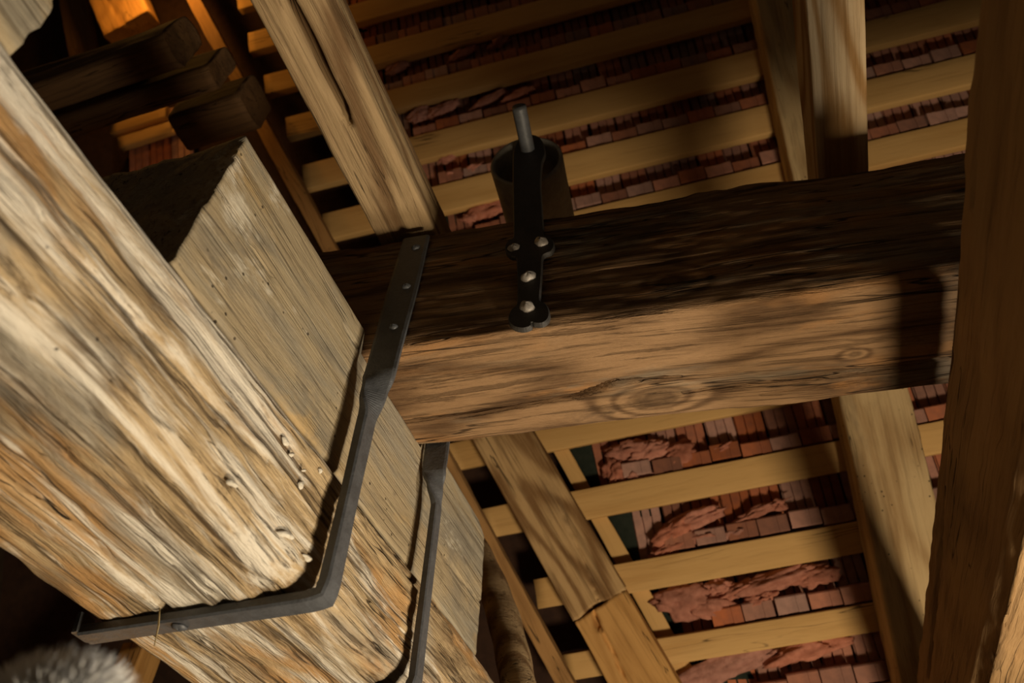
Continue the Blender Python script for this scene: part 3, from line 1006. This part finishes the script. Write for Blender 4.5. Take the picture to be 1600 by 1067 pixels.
# bracket plate on the front of the cross beam, with axle and drum
outline = [(801, 250), (803, 232), (812, 217), (826, 210), (842, 213), (850, 226), (852, 240), (847, 254), (845, 285), (847, 320), (849, 350), (851, 366),
           (858, 368), (865, 376), (866, 385), (861, 393), (853, 396), (848, 401), (847, 420), (845, 450), (844, 468),
           (851, 472), (857, 480), (859, 490), (856, 499), (847, 505), (834, 505), (831, 503), (830, 509), (818, 513), (804, 511), (795, 503), (794, 492), (799, 482), (807, 474),
           (808, 450), (807, 420), (806, 402), (798, 400), (790, 393), (789, 383), (794, 375), (801, 371), (802, 350), (801, 300)]
br = empty('axle_bracket', hface((825, 360)))
tag(br, 'black forged iron bracket plate with lobed end on the front of the cross beam', 'bracket')
bpy.context.view_layer.update()
Mb = br.matrix_world.inverted()
PT = 0.009
oc = []
for i in range(len(outline)):                      # round the traced corners
    q0, q1, q2, q3 = (np.array(outline[(i + k_) % len(outline)], float) for k_ in (-1, 0, 1, 2))
    for t in (0, 1 / 3, 2 / 3):
        oc.append(0.5 * (2 * q1 + (q2 - q0) * t + (2 * q0 - 5 * q1 + 4 * q2 - q3) * t * t + (3 * q1 - q0 - 3 * q2 + q3) * t ** 3))
pts = [hface(q, PT + 0.001) for q in oc]
n_ = len(pts)
cen = sum(pts) / n_
V = []; F = []
tri_ring = []
for s, off in ((1.0, PT * 0), (1.0, PT * 0.7)):
    V += [p - FN * (PT - off) for p in pts]
nx = hdir
Pl = np.array([[(p - cen) @ hdir, (p - cen)[2]] for p in pts])
nrm2 = []
area = sum(Pl[i][0] * Pl[(i + 1) % n_][1] - Pl[(i + 1) % n_][0] * Pl[i][1] for i in range(n_))
sg = 1 if area > 0 else -1
for i in range(n_):
    t = Pl[(i + 1) % n_] - Pl[i - 1]; t = t / np.linalg.norm(t)
    nrm2.append((-t[1] * sg, t[0] * sg))
V += [pts[i] + (hdir * nrm2[i][0] + UPZ * nrm2[i][1]) * 0.0018 for i in range(n_)]
for L_ in range(2):
    for i in range(n_):
        F.append((L_ * n_ + i, L_ * n_ + (i + 1) % n_, (L_ + 1) * n_ + (i + 1) % n_, (L_ + 1) * n_ + i))
F.append(tuple(range(2 * n_, 3 * n_))); F.append(tuple(range(n_ - 1, -1, -1)))
o = mesh_obj('plate', V, F, M_IRON2, None, smooth=False)
import bmesh
bm = bmesh.new(); bm.from_mesh(o.data); bmesh.ops.recalc_face_normals(bm, faces=bm.faces)
bmesh.ops.triangulate(bm, faces=[f for f in bm.faces if len(f.verts) > 4]); bm.to_mesh(o.data); bm.free()
o.parent = br; o.matrix_local = Mb
for i, q in enumerate(((803, 388), (846, 379), (826, 434), (824, 481))):
    o = dome('rivet', hface(q, PT), FN, (0.0105, 0.013, 0.0125, 0.0125)[i], (0.008, 0.010, 0.011, 0.012)[i], M_NAIL, None, i * 3)
    o.parent = br; o.matrix_local = Mb


def tube(name, a, d, L, r, mat, parent, ri=None, ns=40, wob=0.0, floor_at=None):
    x = unit(np.cross(d, (0.1, 0.3, 1))); y = np.cross(d, x)
    V = []; F = []
    secs = [(0, r * 0.96), (0.004, r), (L * .33, r * 0.995), (L * .66, r), (L - 0.004, r), (L, r * 0.96)]
    if ri: secs += [(L, ri), (L * 0.5, ri), (0.0, ri)]
    for (t, rr) in secs:
        for j in range(ns):
            an = j / ns * 2 * math.pi
            k_ = rr * (1 + wob * math.sin(2 * an + 1) + wob * 0.6 * math.sin(5 * an + t * 60))
            V.append(a + d * t + x * k_ * math.cos(an) + y * k_ * math.sin(an))
    m_ = len(secs)
    for i in range(m_ - 1 + (1 if ri else 0)):
        i2 = (i + 1) % m_
        for j in range(ns):
            F.append((i * ns + j, i2 * ns + j, i2 * ns + (j + 1) % ns, i * ns + (j + 1) % ns))
    if not ri:
        F.append(tuple(range(ns))); F.append(tuple(range(m_ * ns - 1, (m_ - 1) * ns - 1, -1)))
    o = mesh_obj(name, V, F, mat, parent)
    import bmesh
    bm = bmesh.new(); bm.from_mesh(o.data); bmesh.ops.recalc_face_normals(bm, faces=bm.faces); bm.to_mesh(o.data); bm.free()
    return o


ax = hface((826, 240), 0.0)
print('axle z over beam', ax[2] - HZT, 'xa_end', xa_end, 'yl', yl, yl2, 'straps p_low', p_low, 'mid', c_mid, c_bot)
o = tube('axle', ax + FN * 0.105, -FN, 0.40, 0.0145, M_IRON, None, ns=20, wob=0.02)
o.parent = br; o.matrix_local = Mb
da = unit(hn + UPZ * 0.19)
dr = tube('iron_drum', ax + hn * 0.014 - hdir * 0.008, da, 0.225, 0.077, M_TUBE, None, ri=0.069, ns=48, wob=0.008)
tag(dr, 'hollow grey iron drum turning on the bracket axle above the cross beam', 'drum')

# ------------------------------------------------------------------ background at the left
def xbeam(name, far, near, z, x0, x1, h, mat, label, seed):
    """beam along x whose underside reaches from direction far to direction near"""
    ya = on_plane(far, (0, 0, z), UPZ)[1]; yb_ = on_plane(near, (0, 0, z), UPZ)[1]
    M = frame((x0, (ya + yb_) / 2, z + h / 2), (1, 0, 0), (0, 0, 1))
    o = beam(name, M, x1 - x0, abs(ya - yb_), h, mat, rc=0.02, dx=0.02, dp=0.02, rough=0.001, wave=0.012, ridge=0.002, seed=seed)
    tag(o, label, 'beam')
    return o


ZP = E0 + 1.75
xe = on_plane((318, 120), (0, 0, ZP), UPZ)[0]
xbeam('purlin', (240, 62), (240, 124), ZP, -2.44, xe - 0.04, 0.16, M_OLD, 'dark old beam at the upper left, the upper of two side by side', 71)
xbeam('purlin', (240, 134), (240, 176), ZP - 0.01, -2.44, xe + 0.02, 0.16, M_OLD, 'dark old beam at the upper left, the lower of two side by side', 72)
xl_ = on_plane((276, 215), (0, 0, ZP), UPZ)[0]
xbeam('purlin', (300, 172), (300, 236), ZP + 0.01, xl_, xe + 0.05, 0.14, M_OLD, 'added dark filler stub to the right of the two short orange lit battens', 75)  # stub added to fill the space beside the short battens with darkness
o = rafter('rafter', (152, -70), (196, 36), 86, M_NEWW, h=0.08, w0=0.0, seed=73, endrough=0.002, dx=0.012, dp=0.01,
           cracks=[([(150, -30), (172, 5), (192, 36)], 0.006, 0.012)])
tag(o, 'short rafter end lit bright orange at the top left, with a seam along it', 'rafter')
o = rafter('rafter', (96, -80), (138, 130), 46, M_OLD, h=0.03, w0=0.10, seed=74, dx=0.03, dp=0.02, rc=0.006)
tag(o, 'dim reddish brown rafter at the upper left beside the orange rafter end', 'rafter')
for i, (l_, r_, name) in enumerate((((176, 204), (262, 176), 'upper'), ((188, 226), (270, 200), 'lower'))):
    Pl_ = on_plane(l_, ROOF_O + NV * HR, NV); Pr_ = on_plane(r_, ROOF_O + NV * HR, NV)
    M = frame(Pl_, unit(Pr_ - Pl_), NV)
    o = beam('short_batten', M, np.linalg.norm(Pr_ - Pl_), 0.05, 0.03, M_BAT, rc=0.003, dx=0.03, dp=0.02, seed=80 + i)
    tag(o, '%s of two short orange lit battens in the dark gap at the upper left' % name, 'batten', 'short battens in the gap')

for k_ in range(3):
    uu, vv = roof_uv((196 + k_ * 34, 232 - k_ * 10), HR)
    o = bpy.data.objects.new('roof_tile', tmesh[k_]); COL.objects.link(o); o.parent = roof
    o.matrix_local = Matrix.Translation((uu, vv - 0.10, HR + 0.02))
lamp('gap_fill_light', tuple(on_plane((205, 150), ROOF_O - NV * 0.30, NV)), 0.9, (1.0, 0.45, 0.08), 0.04)  # added unseen light above the purlins, brightens the two short battens

# post and dark pieces under the big beam
Pq = on_plane((190, 1040), (0, 1.55, 0), YP)
M = frame((Pq[0], Pq[1] + 0.05, 0.0), (0, 0, 1), (1, 0, 0))
o = beam('post', M, 2.52, 0.08, 0.075, M_NEWW, rc=0.004, dx=0.03, dp=0.02, seed=82)
tag(o, 'orange wooden post glowing behind the left end of the iron strap arm', 'post')
o = None

# curved brace behind the far end of the bolster
path = [(742, 858), (768, 915), (788, 972), (806, 1040), (818, 1110)]
V = []; F = []
ns = 20
cs = [on_plane(q, (-0.5, 1.46, 2.35), unit((0.2, 1, -0.25))) for q in path]
cc = []
for i in range(len(cs) - 1):
    for s in range(8):
        cc.append(cs[i] * (1 - s / 8) + cs[i + 1] * s / 8)
cc.append(cs[-1]); cc = np.array(cc)
for _ in range(6):
    cc[1:-1] = (cc[:-2] + 2 * cc[1:-1] + cc[2:]) / 4
for i, c in enumerate(cc):
    d = unit(cc[min(i + 1, len(cc) - 1)] - cc[max(i - 1, 0)])
    x = unit(np.cross(d, (0, 1, 0.2))); y = np.cross(d, x)
    for j in range(ns):
        an = j / ns * 2 * math.pi
        r = 0.036 * (1 + 0.06 * math.sin(3 * an + i * 0.2) + 0.03 * math.sin(i * 0.9))
        V.append(c + x * r * math.cos(an) + y * r * math.sin(an))
for i in range(len(cc) - 1):
    for j in range(ns):
        F.append((i * ns + j, i * ns + (j + 1) % ns, (i + 1) * ns + (j + 1) % ns, (i + 1) * ns + j))
F.append(tuple(range(ns - 1, -1, -1))); F.append(tuple(range((len(cc) - 1) * ns, len(cc) * ns)))
o = mesh_obj('curved_brace', V, F, M_JOIST)
tag(o, 'curved round timber peeking out behind the far end of the bolster block', 'timber')

# ------------------------------------------------------------------ fur ball in the corner, straw on the strap
fc = CAM + unit(ray((66, 1138))) * 0.62
V = []; F = []
R0_ = 0.030
for i in range(13):
    for j in range(24):
        a = i / 12 * math.pi; t = j / 24 * 2 * math.pi
        V.append((R0_ * 1.5 * math.sin(a) * math.cos(t), R0_ * math.sin(a) * math.sin(t), R0_ * math.cos(a)))
for i in range(12):
    for j in range(24):
        F.append((i * 24 + j, (i + 1) * 24 + j, (i + 1) * 24 + (j + 1) % 24, i * 24 + (j + 1) % 24))
for _ in range(9000):
    d = unit(rng.normal(size=3)); p = d * np.array([R0_ * 1.5, R0_, R0_]) * 0.98
    t = unit(np.cross(d, rng.normal(size=3)))
    e = p + d * rng.uniform(0.008, 0.02) + t * rng.uniform(0, 0.009) + np.array([0.004, 0, 0.004])
    w_ = 0.0006
    s_ = unit(np.cross(e - p, rng.normal(size=3))) * w_
    n = len(V)
    mdl = (p + e) / 2 + t * 0.002
    V += [p - s_, p + s_, mdl + s_ * 0.8, mdl - s_ * 0.8, e]
    F += [(n, n + 1, n + 2, n + 3), (n + 3, n + 2, n + 4)]
o = mesh_obj('fur_tuft', V, F, M_FUR, M=Matrix.Translation(fc))
tag(o, 'fluffy grey fur tuft out of focus in the bottom left corner', 'fur', kind=None)

sa = on_plane((250, 945), (0, yl - 0.017, 0), YP); sb = on_plane((241, 1010), (0, yl - 0.022, 0), YP)
d = sb - sa
o = sweep('straw', [(sa, XP, 0.0016, YP, 0.0012), (sa + d * 0.5 + XP * 0.002, XP, 0.0022, YP, 0.0012), (sb, XP, 0.0012, YP, 0.0008)], M_STRAW)
tag(o, 'single pale straw hanging over the strap arm', 'straw')
